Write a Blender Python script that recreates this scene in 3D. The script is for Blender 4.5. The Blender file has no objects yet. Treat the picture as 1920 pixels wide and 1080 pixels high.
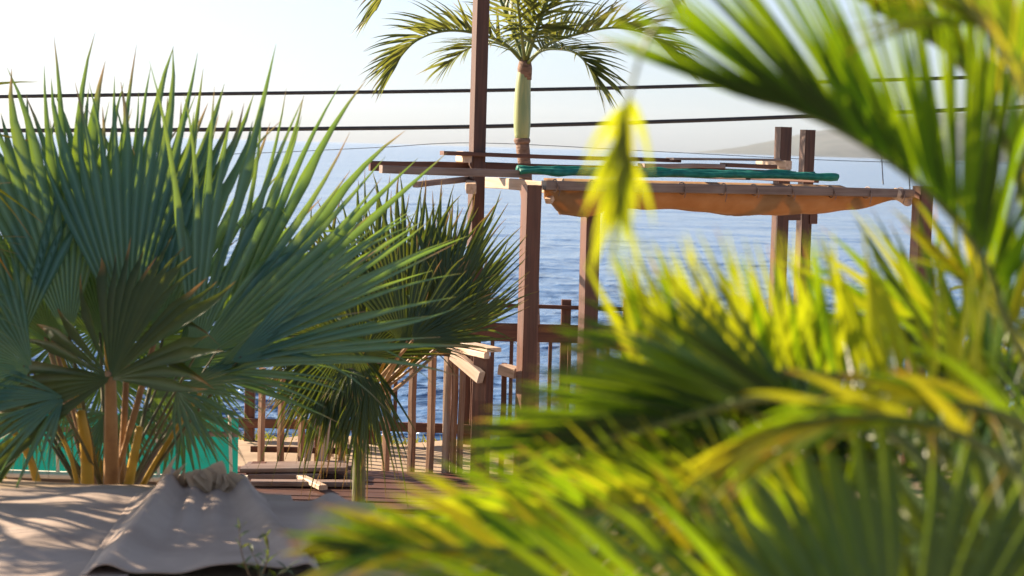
import bpy, math, random
from mathutils import Vector, Matrix, noise
R = math.radians
rng = random.Random(7)
scene = bpy.context.scene
COL = scene.collection

# ------------------------------------------------------------------ camera
FPX = 3733.0                    # focal length in pixels of the 1920 wide photograph
CAM = Vector((0.0, 0.0, 1.65))  # a person standing on the upper terrace (z = 0)
PITCH, ROLL = 4.05, 1.67
CROT = Matrix.Rotation(R(90 - PITCH), 3, 'X') @ Matrix.Rotation(R(ROLL), 3, 'Z')
cd = bpy.data.cameras.new('camera')
cd.sensor_width = 36.0
cd.lens = 36.0 * FPX / 1920.0
cd.clip_start, cd.clip_end = 0.1, 60000.0
cd.dof.use_dof = True
cd.dof.focus_distance = 18.0
cd.dof.aperture_fstop = 3.7
cam = bpy.data.objects.new('camera', cd)
COL.objects.link(cam)
cam.location = CAM
cam.rotation_euler = CROT.to_euler()
scene.camera = cam

def at(px, py, Y):
    """world point at distance Y (world y) seen at a pixel of the photograph"""
    d = CROT @ Vector(((px - 960) / FPX, (540 - py) / FPX, -1.0))
    return CAM + d * (Y / d.y)

# ------------------------------------------------------------------ sky, sun, exposure
SUN_ELEV, SUN_AZ = 26.0, -64.0       # azimuth from +Y (view direction), negative = left
sun_dir = Vector((math.sin(R(SUN_AZ)) * math.cos(R(SUN_ELEV)), math.cos(R(SUN_AZ)) * math.cos(R(SUN_ELEV)), math.sin(R(SUN_ELEV))))
world = bpy.data.worlds.new('World')
scene.world = world
world.use_nodes = True
wn = world.node_tree
bg = wn.nodes['Background']
sky = wn.nodes.new('ShaderNodeTexSky')
sky.sky_type = 'NISHITA'
sky.sun_disc = False
sky.sun_elevation = R(SUN_ELEV)
sky.sun_rotation = R(SUN_AZ)
sky.air_density = 0.7
sky.dust_density = 1.0
sky.ozone_density = 4.0
veil = wn.nodes.new('ShaderNodeHueSaturation')      # thin high veil: paler blue all over
veil.inputs['Saturation'].default_value = 0.62
wn.links.new(sky.outputs['Color'], veil.inputs['Color'])
wn.links.new(veil.outputs['Color'], bg.inputs['Color'])
bg.inputs['Strength'].default_value = 0.066
sl = bpy.data.lights.new('sun', 'SUN')
sl.energy = 5.0
sl.angle = R(0.55)
sl.color = (1.0, 0.80, 0.58)
so = bpy.data.objects.new('sun', sl)
COL.objects.link(so)
so.rotation_euler = sun_dir.to_track_quat('Z', 'Y').to_euler()
so.location = (-30, 20, 20)
scene.view_settings.view_transform = 'Standard'
scene.view_settings.look = 'None'
scene.view_settings.gamma = 1.0
scene.view_settings.exposure = 1.55
scene.render.engine = 'CYCLES'
scene.cycles.use_denoising = True
scene.cycles.max_bounces = 8
scene.cycles.transmission_bounces = 6
scene.cycles.volume_bounces = 1
scene.cycles.sample_clamp_indirect = 6.0

# ------------------------------------------------------------------ helpers
def tag(o, label=None, cat=None, group=None, kind=None):
    if label: o['label'] = label
    if cat: o['category'] = cat
    if group: o['group'] = group
    if kind: o['kind'] = kind
    return o

def empty(name, loc=(0, 0, 0)):
    o = bpy.data.objects.new(name, None)
    o.empty_display_size = 0.1
    o.location = loc
    COL.objects.link(o)
    return o

def link(name, me, mat, parent=None, mw=None):
    o = bpy.data.objects.new(name, me)
    COL.objects.link(o)
    if mat and not me.materials:
        me.materials.append(mat)
    if mw is None: mw = Matrix.Identity(4)
    if parent is not None:
        o.parent = parent
        o.matrix_basis = wmat(parent).inverted() @ mw
    else:
        o.matrix_basis = mw
    return o

def wmat(o):
    m = o.matrix_basis.copy()
    return wmat(o.parent) @ m if o.parent else m

def mesh(name, vs, fs, smooth=True, col=None):   # col: (random, along, wear[, rib])
    me = bpy.data.meshes.new(name)
    me.from_pydata([tuple(v) for v in vs], [], fs)
    if smooth:
        me.polygons.foreach_set('use_smooth', [True] * len(me.polygons))
    if col:
        a = me.color_attributes.new('lf', 'FLOAT_COLOR', 'POINT')
        flat = []
        for c in col: flat += [c[0], c[1], c[2], c[3] if len(c) > 3 else 0.0]
        a.data.foreach_set('color', flat)
    me.update()
    return me

def spline(pts, n):
    """Catmull-Rom through pts -> n+1 points"""
    P = [Vector(p) for p in pts]
    if len(P) == 2: P = [P[0], (P[0] + P[1]) / 2, P[1]]
    P = [2 * P[0] - P[1]] + P + [2 * P[-1] - P[-2]]
    k = len(P) - 3
    out = []
    for i in range(n + 1):
        u = i / n * k
        j = min(int(u), k - 1); f = u - j
        a, b, c, d = P[j:j + 4]
        out.append(0.5 * ((2 * b) + (c - a) * f + (2 * a - 5 * b + 4 * c - d) * f * f + (3 * b - a - 3 * c + d) * f ** 3))
    return out

def tube_data(path, radii, nside=8, squash=1.0, lump=0.0, seed=0):
    vs, fs = [], []
    n = len(path)
    ref = Vector((0, 0, 1))
    for i, p in enumerate(path):
        t = (path[min(i + 1, n - 1)] - path[max(i - 1, 0)]).normalized()
        if abs(t.dot(ref)) > 0.95: ref = Vector((0, 1, 0))
        s = t.cross(ref).normalized(); u = s.cross(t)
        r = radii[i] if isinstance(radii, (list, tuple)) else radii
        for k in range(nside):
            a = 2 * math.pi * k / nside
            q = 1.0 + (lump * noise.noise(p * 9 + Vector((k * 1.3, seed, 0))) if lump else 0)
            vs.append(p + s * math.cos(a) * r * q + u * math.sin(a) * r * q * squash)
    for i in range(n - 1):
        for k in range(nside):
            a, b = i * nside + k, i * nside + (k + 1) % nside
            fs.append((a, b, b + nside, a + nside))
    fs.append(tuple(range(nside))[::-1])
    fs.append(tuple(range((n - 1) * nside, n * nside)))
    return vs, fs

def tube(name, path, radii, mat, parent=None, **kw):
    vs, fs = tube_data([Vector(p) for p in path], radii, **kw)
    return link(name, mesh(name, vs, fs), mat, parent)

def bar(name, p0, p1, w, h, mat, parent=None, up=(0, 0, 1), ch=0.006, warp=0.011):
    """a sawn timber from p0 to p1: w across, h along up, chamfered edges, very slightly warped"""
    p0, p1 = Vector(p0), Vector(p1)
    d = p1 - p0; L = d.length; x = d.normalized()
    up = Vector(up)
    if abs(x.dot(up.normalized())) > 0.98: up = Vector((0, 1, 0)) if abs(x.y) < 0.9 else Vector((1, 0, 0))
    y = up.cross(x).normalized(); z = x.cross(y)
    c = min(ch, w * .3, h * .3)
    a, b = w / 2, h / 2
    prof = [(a - c, -b), (a, -b + c), (a, b - c), (a - c, b), (-a + c, b), (-a, b - c), (-a, -b + c), (-a + c, -b)]
    n = max(2, min(8, int(L / 0.4) + 1))
    vs, fs = [], []
    sd = rng.random() * 50
    for i in range(n + 1):
        t = i / n
        oy = warp * noise.noise(Vector((t * 2, sd, 0))) * min(1, L)
        oz = warp * noise.noise(Vector((t * 2, sd, 7))) * min(1, L)
        for (q, r) in prof: vs.append(Vector((t * L, q + oy, r + oz)))
    for i in range(n):
        for k in range(8):
            e, f = i * 8 + k, i * 8 + (k + 1) % 8
            fs.append((e, f, f + 8, e + 8))
    fs.append(tuple(range(8))[::-1]); fs.append(tuple(range(n * 8, n * 8 + 8)))
    M = Matrix((x, y, z)).transposed().to_4x4(); M.translation = p0
    me = mesh(name, vs, fs, smooth=False)
    return link(name, me, mat, parent, M)

# ------------------------------------------------------------------ materials
def newmat(name):
    m = bpy.data.materials.new(name); m.use_nodes = True
    nt = m.node_tree
    return m, nt, nt.nodes, nt.links, nt.nodes['Principled BSDF'], nt.nodes['Material Output']

def ramp(nd, stops):
    r = nd.new('ShaderNodeValToRGB')
    el = r.color_ramp.elements
    while len(el) < len(stops): el.new(0.5)
    for e, (p, c) in zip(el, stops):
        e.position = p; e.color = (*c, 1)
    return r

def wood_mat(name, dark, light, grey, rough=0.58):
    m, nt, nd, lk, b, out = newmat(name)
    tc = nd.new('ShaderNodeTexCoord'); mp = nd.new('ShaderNodeMapping')
    mp.inputs['Scale'].default_value = (2.2, 38, 38)
    oi = nd.new('ShaderNodeObjectInfo')
    ad = nd.new('ShaderNodeVectorMath'); ad.operation = 'ADD'
    mu = nd.new('ShaderNodeMath'); mu.operation = 'MULTIPLY'; mu.inputs[1].default_value = 40
    lk.new(oi.outputs['Random'], mu.inputs[0])
    lk.new(tc.outputs['Object'], mp.inputs['Vector']); lk.new(mp.outputs[0], ad.inputs[0]); lk.new(mu.outputs[0], ad.inputs[1])
    n1 = nd.new('ShaderNodeTexNoise'); n1.inputs['Scale'].default_value = 1.0; n1.inputs['Detail'].default_value = 6
    lk.new(ad.outputs[0], n1.inputs['Vector'])
    r1 = ramp(nd, [(0.3, dark), (0.62, light)])
    lk.new(n1.outputs['Fac'], r1.inputs[0])
    n2 = nd.new('ShaderNodeTexNoise'); n2.inputs['Scale'].default_value = 3.5; n2.inputs['Detail'].default_value = 4
    lk.new(tc.outputs['Object'], n2.inputs['Vector'])
    r2 = ramp(nd, [(0.48, (0, 0, 0)), (0.72, (1, 1, 1))])
    lk.new(n2.outputs['Fac'], r2.inputs[0])
    mx = nd.new('ShaderNodeMixRGB'); mx.inputs[2].default_value = (*grey, 1)
    s = nd.new('ShaderNodeMath'); s.operation = 'MULTIPLY'; s.inputs[1].default_value = 0.6
    lk.new(r2.outputs[0], s.inputs[0]); lk.new(s.outputs[0], mx.inputs[0]); lk.new(r1.outputs[0], mx.inputs[1])
    hv = nd.new('ShaderNodeHueSaturation')
    mr = nd.new('ShaderNodeMapRange'); mr.inputs[3].default_value = 0.75; mr.inputs[4].default_value = 1.3
    lk.new(oi.outputs['Random'], mr.inputs[0]); lk.new(mr.outputs[0], hv.inputs['Value']); lk.new(mx.outputs[0], hv.inputs['Color'])
    lk.new(hv.outputs[0], b.inputs['Base Color'])
    b.inputs['Roughness'].default_value = rough
    b.inputs['Specular IOR Level'].default_value = 0.5
    bp = nd.new('ShaderNodeBump'); bp.inputs['Strength'].default_value = 0.35; bp.inputs['Distance'].default_value = 0.003
    lk.new(n1.outputs['Fac'], bp.inputs['Height']); lk.new(bp.outputs[0], b.inputs['Normal'])
    return m

def leaf_mat(name, ca, cb, ta, tb, tip, rough=0.36, tfac=0.45, tipat=0.9, spec=0.35, coat=0.0):
    """reflecting cuticle over a translucent blade; lf.r = random per blade, lf.g = distance to the tip, lf.b = wear"""
    m, nt, nd, lk, b, out = newmat(name)
    at_ = nd.new('ShaderNodeAttribute'); at_.attribute_name = 'lf'
    sp = nd.new('ShaderNodeSeparateColor'); lk.new(at_.outputs['Color'], sp.inputs[0])
    geo = nd.new('ShaderNodeNewGeometry')
    nz = nd.new('ShaderNodeTexNoise'); nz.inputs['Scale'].default_value = 7; nz.inputs['Detail'].default_value = 3
    lk.new(geo.outputs['Position'], nz.inputs['Vector'])
    def mixc(f, a, c):
        x = nd.new('ShaderNodeMixRGB'); lk.new(f, x.inputs[0])
        if isinstance(a, tuple): x.inputs[1].default_value = (*a, 1)
        else: lk.new(a, x.inputs[1])
        if isinstance(c, tuple): x.inputs[2].default_value = (*c, 1)
        else: lk.new(c, x.inputs[2])
        return x.outputs[0]
    ma = nd.new('ShaderNodeMath'); ma.operation = 'MULTIPLY_ADD'; ma.inputs[1].default_value = 0.7; ma.inputs[2].default_value = -0.1
    lk.new(nz.outputs['Fac'], ma.inputs[0])
    m2 = nd.new('ShaderNodeMath'); m2.operation = 'MULTIPLY_ADD'; m2.inputs[1].default_value = 0.55; m2.use_clamp = True
    lk.new(sp.outputs[0], m2.inputs[0]); lk.new(ma.outputs[0], m2.inputs[2])
    # tip browning, deeper on worn blades
    m3 = nd.new('ShaderNodeMath'); m3.operation = 'MULTIPLY_ADD'; m3.inputs[1].default_value = 0.16
    lk.new(sp.outputs[2], m3.inputs[0]); lk.new(sp.outputs[1], m3.inputs[2])
    mr = nd.new('ShaderNodeMapRange'); mr.interpolation_type = 'SMOOTHSTEP'
    mr.inputs[1].default_value = tipat; mr.inputs[2].default_value = tipat + 0.16
    lk.new(m3.outputs[0], mr.inputs[0])
    base = mixc(mr.outputs[0], mixc(m2.outputs[0], ca, cb), tip)
    trn = mixc(mr.outputs[0], mixc(m2.outputs[0], ta, tb), tuple(min(1, x * 1.3) for x in tip))
    rib = nd.new('ShaderNodeMath'); rib.operation = 'POWER'; rib.inputs[1].default_value = 2.5  # lighter midrib, also pleat shading put into the colour
    lk.new(at_.outputs['Alpha'], rib.inputs[0])
    rb = nd.new('ShaderNodeMath'); rb.operation = 'MULTIPLY'; rb.inputs[1].default_value = 0.55
    lk.new(rib.outputs[0], rb.inputs[0])
    base = mixc(rb.outputs[0], base, tuple(min(1, x * 2.3 + .03) for x in cb))
    lk.new(base, b.inputs['Base Color'])
    b.inputs['Roughness'].default_value = rough
    b.inputs['Specular IOR Level'].default_value = spec
    tr = nd.new('ShaderNodeBsdfTranslucent'); lk.new(trn, tr.inputs['Color'])
    mx = nd.new('ShaderNodeMixShader'); mx.inputs[0].default_value = tfac
    lk.new(b.outputs[0], mx.inputs[1]); lk.new(tr.outputs[0], mx.inputs[2])
    lk.new(mx.outputs[0], out.inputs['Surface'])
    return m

def plain_mat(name, ca, cb, scale=6, rough=0.7, bump=0.3, bdist=0.01, detail=5, trans=None, tfac=0.4, stretch=(1, 1, 1)):
    m, nt, nd, lk, b, out = newmat(name)
    tc = nd.new('ShaderNodeTexCoord'); mp = nd.new('ShaderNodeMapping'); mp.inputs['Scale'].default_value = stretch
    lk.new(tc.outputs['Object'], mp.inputs['Vector'])
    n1 = nd.new('ShaderNodeTexNoise'); n1.inputs['Scale'].default_value = scale; n1.inputs['Detail'].default_value = detail
    lk.new(mp.outputs[0], n1.inputs['Vector'])
    r1 = ramp(nd, [(0.35, ca), (0.65, cb)])
    lk.new(n1.outputs['Fac'], r1.inputs[0]); lk.new(r1.outputs[0], b.inputs['Base Color'])
    b.inputs['Roughness'].default_value = rough
    bp = nd.new('ShaderNodeBump'); bp.inputs['Strength'].default_value = bump; bp.inputs['Distance'].default_value = bdist
    lk.new(n1.outputs['Fac'], bp.inputs['Height']); lk.new(bp.outputs[0], b.inputs['Normal'])
    if trans:
        tr = nd.new('ShaderNodeBsdfTranslucent'); tr.inputs['Color'].default_value = (*trans, 1)
        mx = nd.new('ShaderNodeMixShader'); mx.inputs[0].default_value = tfac
        lk.new(b.outputs[0], mx.inputs[1]); lk.new(tr.outputs[0], mx.inputs[2]); lk.new(mx.outputs[0], out.inputs['Surface'])
    return m

def wear(m, dirt, scale, amount):
    """dirt stains with a shape of their own and a fine weave on a cloth material"""
    nt = m.node_tree; nd, lk = nt.nodes, nt.links
    b = nd['Principled BSDF']
    tc = nd.new('ShaderNodeTexCoord')
    n = nd.new('ShaderNodeTexNoise'); n.inputs['Scale'].default_value = scale; n.inputs['Detail'].default_value = 8; n.inputs['Roughness'].default_value = 0.65
    lk.new(tc.outputs['Object'], n.inputs['Vector'])
    r = ramp(nd, [(0.52, (0, 0, 0)), (0.70, (1, 1, 1))]); lk.new(n.outputs['Fac'], r.inputs[0])
    k = nd.new('ShaderNodeMath'); k.operation = 'MULTIPLY'; k.inputs[1].default_value = amount; lk.new(r.outputs[0], k.inputs[0])
    mx = nd.new('ShaderNodeMixRGB'); mx.inputs[2].default_value = (*dirt, 1)
    src = b.inputs['Base Color'].links[0].from_socket
    lk.new(src, mx.inputs[1]); lk.new(k.outputs[0], mx.inputs[0]); lk.new(mx.outputs[0], b.inputs['Base Color'])
    w = nd.new('ShaderNodeTexNoise'); w.inputs['Scale'].default_value = 160; w.inputs['Detail'].default_value = 2
    lk.new(tc.outputs['Object'], w.inputs['Vector'])
    bp = nd.new('ShaderNodeBump'); bp.inputs['Strength'].default_value = 0.5; bp.inputs['Distance'].default_value = 0.004
    old = b.inputs['Normal'].links[0].from_socket
    lk.new(w.outputs['Fac'], bp.inputs['Height']); lk.new(old, bp.inputs['Normal']); lk.new(bp.outputs[0], b.inputs['Normal'])
    return m

M = {}
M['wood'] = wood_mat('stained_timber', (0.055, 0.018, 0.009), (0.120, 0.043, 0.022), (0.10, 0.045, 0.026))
M['wood_mid'] = wood_mat('lighter_stained_timber', (0.20, 0.10, 0.055), (0.36, 0.21, 0.125), (0.40, 0.28, 0.19))  # lighter copy of the stain, standing in for sun on the pickets
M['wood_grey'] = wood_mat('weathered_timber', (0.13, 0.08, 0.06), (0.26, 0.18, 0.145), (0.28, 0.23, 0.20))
M['wood_pale_sunlit'] = wood_mat('pale_sunlit_timber', (0.34, 0.23, 0.15), (0.52, 0.38, 0.27), (0.45, 0.38, 0.32))  # lit copy of the timber: sunlight put into its colour
M['fan_blue'] = leaf_mat('blue_green_fan', (0.034, 0.110, 0.082), (0.075, 0.180, 0.145), (0.15, 0.32, 0.010), (0.36, 0.46, 0.012), (0.34, 0.22, 0.10), rough=0.40, tfac=0.28, tipat=0.93)
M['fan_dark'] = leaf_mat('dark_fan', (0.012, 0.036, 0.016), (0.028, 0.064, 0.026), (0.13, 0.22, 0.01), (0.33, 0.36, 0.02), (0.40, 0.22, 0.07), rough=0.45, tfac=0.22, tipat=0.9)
M['feather_far'] = leaf_mat('far_feather', (0.045, 0.075, 0.030), (0.075, 0.105, 0.035), (0.20, 0.24, 0.03), (0.30, 0.30, 0.04), (0.30, 0.19, 0.10), tfac=0.36, tipat=0.9)
M['feather_near'] = leaf_mat('near_feather', (0.016, 0.056, 0.010), (0.040, 0.095, 0.014), (0.18, 0.40, 0.003), (0.42, 0.54, 0.004), (0.50, 0.26, 0.05), rough=0.28, spec=0.25, tfac=0.5, tipat=0.92)
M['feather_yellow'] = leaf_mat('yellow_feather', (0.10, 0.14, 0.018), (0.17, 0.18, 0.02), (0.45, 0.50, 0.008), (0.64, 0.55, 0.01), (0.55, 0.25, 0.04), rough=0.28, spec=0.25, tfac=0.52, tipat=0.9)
M['feather_shaded'] = leaf_mat('shaded_feather', (0.012, 0.040, 0.012), (0.026, 0.066, 0.018), (0.08, 0.17, 0.006), (0.18, 0.27, 0.008), (0.4, 0.24, 0.05), rough=0.28, spec=0.25, tfac=0.2, tipat=0.94)  # darker leaf copy: shade among overlapping leaflets put into its colour
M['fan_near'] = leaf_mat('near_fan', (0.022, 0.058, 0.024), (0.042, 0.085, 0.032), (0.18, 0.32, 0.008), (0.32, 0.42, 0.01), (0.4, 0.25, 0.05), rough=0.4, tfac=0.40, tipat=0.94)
M['feather_backlit'] = leaf_mat('backlit_feather', (0.12, 0.16, 0.018), (0.18, 0.20, 0.02), (0.42, 0.56, 0.008), (0.62, 0.60, 0.01), (0.55, 0.42, 0.03), rough=0.28, spec=0.25, tfac=0.55, tipat=1.2)  # brighter leaf copy: backlight put into its colours
M['dry'] = leaf_mat('dry_leaf', (0.40, 0.29, 0.19), (0.58, 0.44, 0.30), (0.45, 0.30, 0.16), (0.5, 0.34, 0.2), (0.5, 0.35, 0.22), rough=0.6, tfac=0.25, tipat=0.95)
M['petiole'] = plain_mat('petiole_brown', (0.24, 0.13, 0.06), (0.36, 0.21, 0.09), 9, 0.5)
M['petiole_y'] = plain_mat('petiole_yellow', (0.48, 0.30, 0.03), (0.62, 0.42, 0.06), 9, 0.45, trans=(0.6, 0.4, 0.03), tfac=0.25)
M['rachis'] = plain_mat('rachis_green', (0.22, 0.24, 0.04), (0.38, 0.30, 0.05), 12, 0.4)
M['stem_olive'] = plain_mat('olive_stem', (0.07, 0.075, 0.03), (0.13, 0.12, 0.05), 12, 0.7)
M['rachis_g'] = plain_mat('rachis_leaf_green', (0.07, 0.11, 0.02), (0.14, 0.17, 0.03), 12, 0.45)
M['trunk'] = plain_mat('palm_trunk', (0.13, 0.075, 0.05), (0.24, 0.15, 0.11), 14, 0.85, bump=0.8, bdist=0.02, stretch=(1, 1, 3))
M['shaft'] = plain_mat('crownshaft', (0.22, 0.29, 0.13), (0.36, 0.38, 0.16), 5, 0.4, bump=0.15, stretch=(4, 4, 0.6))
M['canvas'] = plain_mat('canvas_tarp', (0.36, 0.28, 0.23), (0.46, 0.37, 0.31), 3, 0.85, bump=0.2, bdist=0.012)
M['canvas'] = wear(M['canvas'], (0.20, 0.15, 0.11), 1.7, 0.55)
M['awning'] = plain_mat('brown_awning', (0.28, 0.16, 0.075), (0.38, 0.24, 0.12), 7, 0.8, bump=0.6, bdist=0.03, trans=(0.50, 0.27, 0.09), tfac=0.33)
M['net'] = plain_mat('teal_net', (0.004, 0.15, 0.12), (0.02, 0.26, 0.20), 22, 0.55, bump=0.7, bdist=0.01, trans=(0.02, 0.40, 0.28), tfac=0.3)
M['teal'] = plain_mat('teal_cloth', (0.003, 0.12, 0.105), (0.008, 0.20, 0.175), 5, 0.6, bump=0.3, trans=(0.006, 0.30, 0.25), tfac=0.3)
M['stucco'] = plain_mat('tan_wall', (0.33, 0.24, 0.16), (0.42, 0.31, 0.21), 10, 0.9, bump=0.4)
M['cream'] = plain_mat('cream_cap', (0.62, 0.55, 0.44), (0.72, 0.65, 0.54), 10, 0.7)
M['cable'] = plain_mat('black_cable', (0.018, 0.018, 0.022), (0.03, 0.03, 0.035), 10, 0.5)
M['sand'] = plain_mat('sand', (0.27, 0.195, 0.13), (0.40, 0.30, 0.205), 3.0, 0.95, bump=0.7, bdist=0.03, detail=9)
M['island'] = plain_mat('island_slopes', (0.05, 0.065, 0.06), (0.09, 0.10, 0.09), 0.004, 0.95, bump=0.5, bdist=20)
M['twig'] = plain_mat('stem_brown', (0.10, 0.07, 0.04), (0.16, 0.11, 0.06), 12, 0.8)
M['shrub'] = leaf_mat('shrub_leaf', (0.06, 0.11, 0.02), (0.12, 0.17, 0.03), (0.35, 0.42, 0.01), (0.55, 0.5, 0.02), (0.5, 0.35, 0.08), tfac=0.5, tipat=1.1)
M['grass'] = leaf_mat('grass_fringe', (0.06, 0.11, 0.02), (0.13, 0.15, 0.03), (0.3, 0.35, 0.02), (0.45, 0.42, 0.03), (0.5, 0.4, 0.2), tfac=0.4, tipat=0.9)

def sea_mat():
    m, nt, nd, lk, b, out = newmat('sea_water')
    b.inputs['Base Color'].default_value = (0.075, 0.155, 0.31, 1)
    b.inputs['Roughness'].default_value = 0.12
    b.inputs['IOR'].default_value = 1.333
    geo = nd.new('ShaderNodeNewGeometry')
    prev = None
    for sc, st, dist, det in (((0.02, 0.025, 1), 1.0, 2.2, 6), ((0.2, 0.24, 1), 1.0, 0.6, 6), ((0.7, 0.9, 1), 1.0, 0.09, 3), ((2.6, 3.2, 1), 1.0, 0.014, 3)):
        mp = nd.new('ShaderNodeMapping'); mp.inputs['Scale'].default_value = sc; mp.inputs['Rotation'].default_value = (0, 0, 0.22)
        lk.new(geo.outputs['Position'], mp.inputs['Vector'])
        n = nd.new('ShaderNodeTexNoise'); n.inputs['Scale'].default_value = 1.0; n.inputs['Detail'].default_value = det; n.inputs['Distortion'].default_value = 0.4
        lk.new(mp.outputs[0], n.inputs['Vector'])
        bp = nd.new('ShaderNodeBump'); bp.inputs['Strength'].default_value = st; bp.inputs['Distance'].default_value = dist
        lk.new(n.outputs['Fac'], bp.inputs['Height'])
        if prev: lk.new(prev, bp.inputs['Normal'])
        prev = bp.outputs[0]
    lk.new(prev, b.inputs['Normal'])
    return m
M['sea'] = sea_mat()

# ------------------------------------------------------------------ the setting
LOW = -1.10           # lower terrace level
SEA = -4.5

def edge_y(x):        # where the upper terrace breaks off, nearer to the camera further right
    return 9.55 if x < -1.35 else 9.55 - 0.62 * min(1, (x + 1.35) / 0.4)

def build_ground():
    xs = [-60, -30, -15, -8] + [-5 + i * 0.25 for i in range(41)] + [6, 8, 15, 30, 60]
    ts = [-14, -6, -2, 0, 2, 4, 5, 6, 7, 7.6, 8.1, 8.6]
    vs, fs = [], []
    rows = []
    for x in xs:
        e = edge_y(x)
        ys = [(-14, 0), (-4, 0), (0, 0), (3, 0), (6, 0), (7.5, 0), (e - .35, 0), (e, -0.03), (e + .12, -0.35), (e + .3, LOW + .12), (e + .6, LOW)]
        for k in range(1, 18): ys.append((e + .6 + (18.25 - e - .6) * k / 17, LOW))
        ys += [(18.6, LOW - .25), (20, LOW - 1.3), (24, -4.0), (30, -6.5), (40, -9)]
        col = []
        for (y, z) in ys:
            amp = 0.035 if -1 < y < 18 else 0.15
            col.append(Vector((x, y, z + amp * noise.noise(Vector((x * 1.3, y * 1.3, 3))))))
        rows.append(col)
    ny = len(rows[0])
    for c in rows: vs += c
    for i in range(len(xs) - 1):
        for j in range(ny - 1):
            a = i * ny + j
            fs.append((a, a + ny, a + ny + 1, a + 1))
    return tag(link('ground', mesh('ground', vs, fs), M['sand']), kind='structure')
build_ground()

def build_sea():
    """one sheet to the horizon, finer where it is near; real wave relief"""
    ys = []
    y = 21.0
    while y < 26000:
        ys.append(y)
        y += max(.12, min(y * y / 16000, y * .12))
    ks = [-1.6, -1.0, -.7, -.5, -.42, -.37] + [-.34 + .68 * i / 380 for i in range(381)] + [.37, .42, .5, .7, 1.0, 1.6]
    vs, fs = [], []
    nz = noise.noise
    for y in ys:
        dy = max(.12, min(y * y / 16000, y * .12))
        f1 = max(0, 1 - dy / 1.6); f2 = max(0, 1 - dy / 6.0); f3 = max(0, 1 - dy / 14)
        for k in ks:
            x = k * (y + 12)
            h = 0
            if abs(k) < .4 and f3 > 0:
                h = .10 * f3 * nz(Vector((x * .045, y * .11, 1)))
                if f2 > 0: h += .14 * f2 * nz(Vector((x * .22 + y * .05, y * .42, 5)))
                if f1 > 0:
                    h += .105 * f1 * (1 - 2 * abs(nz(Vector((x * .95 - y * .25, y * 1.25, 9)))))
                    h += .045 * f1 * nz(Vector((x * 2.6, y * 2.9, 12)))
            vs.append((x, y, SEA + h))
    n = len(ks)
    for i in range(len(ys) - 1):
        for j in range(n - 1):
            a = i * n + j
            fs.append((a, a + 1, a + n + 1, a + n))
    tag(link('sea', mesh('sea', vs, fs), M['sea']), kind='structure')
build_sea()

def build_island():
    Y0 = 18000.0
    nx, ny = 90, 26
    vs, fs = [], []
    prof = [(1300, 0), (1345, 7), (1400, 16), (1440, 26), (1480, 36), (1530, 48), (1580, 58), (1660, 72), (1760, 84), (1880, 92), (2020, 86), (2200, 70), (2500, 40), (2900, 0)]
    def h(px):
        for (a, ha), (b, hb) in zip(prof, prof[1:]):
            if a <= px <= b: return ha + (hb - ha) * (px - a) / (b - a)
        return 0
    for i in range(nx + 1):
        px = 1300 + 1600 * i / nx
        x = (px - 960) / FPX * Y0
        for j in range(ny + 1):
            t = j / ny * 2 - 1
            y = Y0 + t * 2200
            hh = h(px) / FPX * Y0 * max(0, 1 - t * t) ** 0.8
            hh *= 1 + 0.28 * noise.noise(Vector((x / 300, y / 300, 0))) * (0.4 if abs(t) < .2 else 1) + 0.1 * noise.noise(Vector((x / 100, y / 100, 2)))
            vs.append((x, y, SEA - 2 + hh))
    for i in range(nx):
        for j in range(ny):
            a = i * (ny + 1) + j
            fs.append((a, a + ny + 1, a + ny + 2, a + 1))
    tag(link('island', mesh('island', vs, fs), M['island']), kind='structure')
build_island()

# ------------------------------------------------------------------ pergola on the lower terrace
YA = R(24)
U = Vector((math.cos(YA), math.sin(YA), 0))      # along the pergola's front
V = Vector((-math.sin(YA), math.cos(YA), 0))     # away from the camera
perg = empty('pergola', (1.4, 16.6, LOW))
tag(perg, 'brown timber pergola with one tall post standing before the sea', 'pergola')
W_ = M['wood']

def ray_line(px, py, p, d):
    """point on the vertical plane through p along d that is seen at a pixel"""
    r = at(px, py, 10.0) - CAM
    n = Vector((d.y, -d.x, 0))
    return CAM + r * ((p - CAM).dot(n) / r.dot(n))

PF = at(997, 345, 16.0)                           # front row plane
PB = at(899, 150, 18.2)                           # back row plane
def F(px, py): return ray_line(px, py, PF, U)
def B(px, py): return ray_line(px, py, PB, U)
def post(px, py, plane, ztop, w, d=None, mat=W_, base=LOW):
    p = plane(px, py)
    return bar('post', (p.x, p.y, base - .05), (p.x, p.y, ztop), w, d or w, mat, perg, up=V)
post(997, 345, F, F(997, 347).z, 0.128)
post(1107, 420, lambda a, b: ray_line(a, b, PF + V * .55, U), 1.34, 0.128)
post(1730, 380, F, F(1730, 349).z, 0.135)
post(899, 150, B, B(905, -90).z, 0.120, base=-2.6)
post(1467, 300, B, B(1467, 238).z, 0.125, base=-2.6)
post(1513, 300, lambda a, b: ray_line(a, b, PB + V * .12, U), B(1513, 243).z, 0.115, base=-2.6)
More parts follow.
